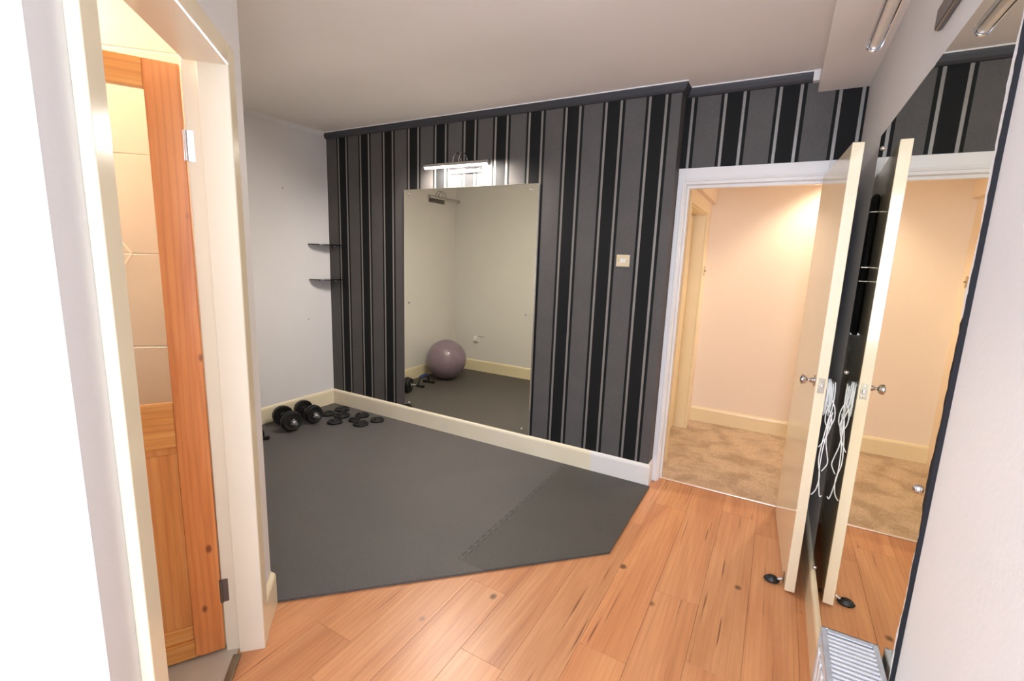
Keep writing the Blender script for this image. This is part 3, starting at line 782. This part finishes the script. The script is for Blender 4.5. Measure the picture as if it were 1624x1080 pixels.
# ------------------------------------------------------------------ cable hung on the wall-side knob
# placed in the door's own frame and then turned into world space
Dm = Matrix.Translation(HA) @ Matrix.Rotation(drz, 4, 'Z')
hook = Dm @ Vector((KX, DT+.013, 1.006))
cb = thing('cable', 'white cable coiled over the wall-side knob of the cream door', 'cable', hook)
dxl = (Dm.to_3x3() @ Vector((1, 0, 0))); dyl = (Dm.to_3x3() @ Vector((0, 1, 0)))
def C(a, b, z): return dxl*a + dyl*b + Vector((0, 0, z))
bm = bmesh.new()
pts = []
for k in range(8):
    off = -.009 + .0038*k
    h = .150 + .016*math.sin(k*2.1); wd = .034 + .005*math.cos(k*1.7)
    for j in range(20):
        a = 2*math.pi*j/20
        pts.append(C(math.sin(a)*wd, off + .004*math.sin(a+k) + .0038*j/20 + .004*math.sin(k*1.9)*(1-math.cos(a))/2, .014 - h/2 + math.cos(a)*h/2))
tube(bm, pts, .0025, 7)
obj('coil', bm, WHITE_PLASTIC, cb, smooth=True)
for path in (
    [(.036, .012, -.06), (.040, .030, -.10), (.042, .034, -.15), (.042, .020, -.19), (.042, .004, -.17), (.042, .002, -.12), (.040, .016, -.075)],
    [(.040, -.006, -.08), (.044, .010, -.11), (.046, .026, -.16), (.046, .018, -.22), (.046, .000, -.27), (.044, -.008, -.285)],
    [(.038, .022, -.10), (.046, .014, -.18), (.048, .018, -.26), (.048, .028, -.31), (.048, .034, -.35), (.048, .020, -.385), (.046, .016, -.39)],
    [(.040, .016, -.14), (.050, .004, -.25), (.052, .000, -.34), (.052, .012, -.41), (.052, .008, -.47), (.052, -.004, -.50), (.050, -.010, -.505)],
    [(.038, .026, -.12), (.050, .010, -.27), (.052, .008, -.38), (.052, .016, -.46), (.052, .024, -.505), (.050, .032, -.50)]):
    bm = bmesh.new(); tube(bm, spline([C(*p) for p in path], 8), .0023, 7); obj('loose_strand', bm, WHITE_PLASTIC, cb, smooth=True)

# black exercise band pouch on the wall side of the door
pc = Dm @ Vector((.232, DT, 1.84))
pouch = thing('hanging_pouch', 'long black fabric pouch on the wall side of the cream door, seen in the mirror', 'pouch', pc, drz)
bm = BM((-.15, .15, .002, .030, -.66, 0)); obj('sleeve', bm, BLACK_FABRIC, pouch, bevel=.010, bseg=3)
for z in (-.08, -.335, -.40):
    obj('metal_band', BM((-.153, .153, .0, .0325, z-.002, z+.002)), STEEL, pouch, bevel=.0008)
obj('end_clip', BM((-.02, .02, .004, .026, -.675, -.655)), CHROME, pouch, bevel=.003)

# ------------------------------------------------------------------ radiator under the right mirror
RY1, RY0, RZ = 1.168, .30, .700
ra = thing('radiator', 'white panel radiator with silver top grille at the lower right', 'radiator', (.222, (RY0+RY1)/2, .12))
hy = (RY1-RY0)/2; hz = RZ-.12
bm = bmesh.new(); box(bm, -.048, -.034, -hy+.004, hy-.004, 0, hz-.012)
obj('front_panel', bm, RAD_PAINT, ra, bevel=.004)
n = 24
for k in range(n):
    y = -hy+.022 + (2*hy-.044)*k/(n-1)
    bm = BM((-.0525, -.047, y-.010, y+.010, .035, hz-.045)); obj('flute', bm, RAD_PAINT, ra, bevel=.004, bseg=2)
obj('back_panel', BM((.032, .044, -hy+.004, hy-.004, 0, hz-.012)), RAD_PAINT, ra, bevel=.004)
obj('side_cover', BM((-.052, .052, hy-.006, hy, .02, hz)), RAD_GREY, ra, bevel=.002)
obj('side_cover', BM((-.052, .052, -hy, -hy+.006, .02, hz)), RAD_GREY, ra, bevel=.002)
gr = obj('top_grille', BM((-.052, -.041, -hy, hy, hz-.010, hz), (.041, .052, -hy, hy, hz-.010, hz), (-.041, .041, hy-.016, hy, hz-.010, hz), (-.041, .041, -hy, -hy+.016, hz-.010, hz)), RAD_GREY, ra, bevel=.002)
sl = BM((-.042, .042, -.0021, .0021, -.012, 0)); first = None
k = 0
y = hy-.026
while y > -hy+.02:
    if first is None:
        first = obj('slat', sl, RAD_PAINT, gr, loc=(0, y, hz-.0005))
    else:
        o = first.copy(); COL.objects.link(o); o.parent = gr; o.location = (0, y, hz-.0005)
    y -= .0128
for s in (-1, 1):
    obj('grille_gap_shade', BM((s*.012-.012, s*.012+.012, -hy+.02, hy-.02, .03, hz-.022)), BLACK_PLASTIC, ra)  # black blocks below the slats paint in the shade of the grille gaps
    obj('wall_bracket', BM((.044, XR-.224, s*.28-.015, s*.28+.015, .10, .50)), GREY_METAL, ra)
for s in (-1, 1):
    bm = bmesh.new(); tube(bm, [(0, s*(hy+.02), .03), (0, s*(hy+.02), -.12)], .0075, 10); pp = obj('pipe', bm, CHROME, ra, smooth=True)
    bm = bmesh.new(); tube(bm, [(0, s*(hy-.01), .03), (0, s*(hy+.032), .03)], .011, 12); obj('valve', bm, CHROME, pp, smooth=True)

# old plug holes in the far left wall
for y, z in ((2.60, 2.00), (2.80, .87)):
    bm = bmesh.new(); lathe(bm, [(0, .0012), (.004, .001), (.0055, 0)], 10, Matrix.Translation((XL, y, z)) @ along((1, 0, 0)))
    obj('plug_hole', bm, plain('plug_brown', (120, 90, 70), .8), bpy.data.objects['wall_left'], smooth=True)
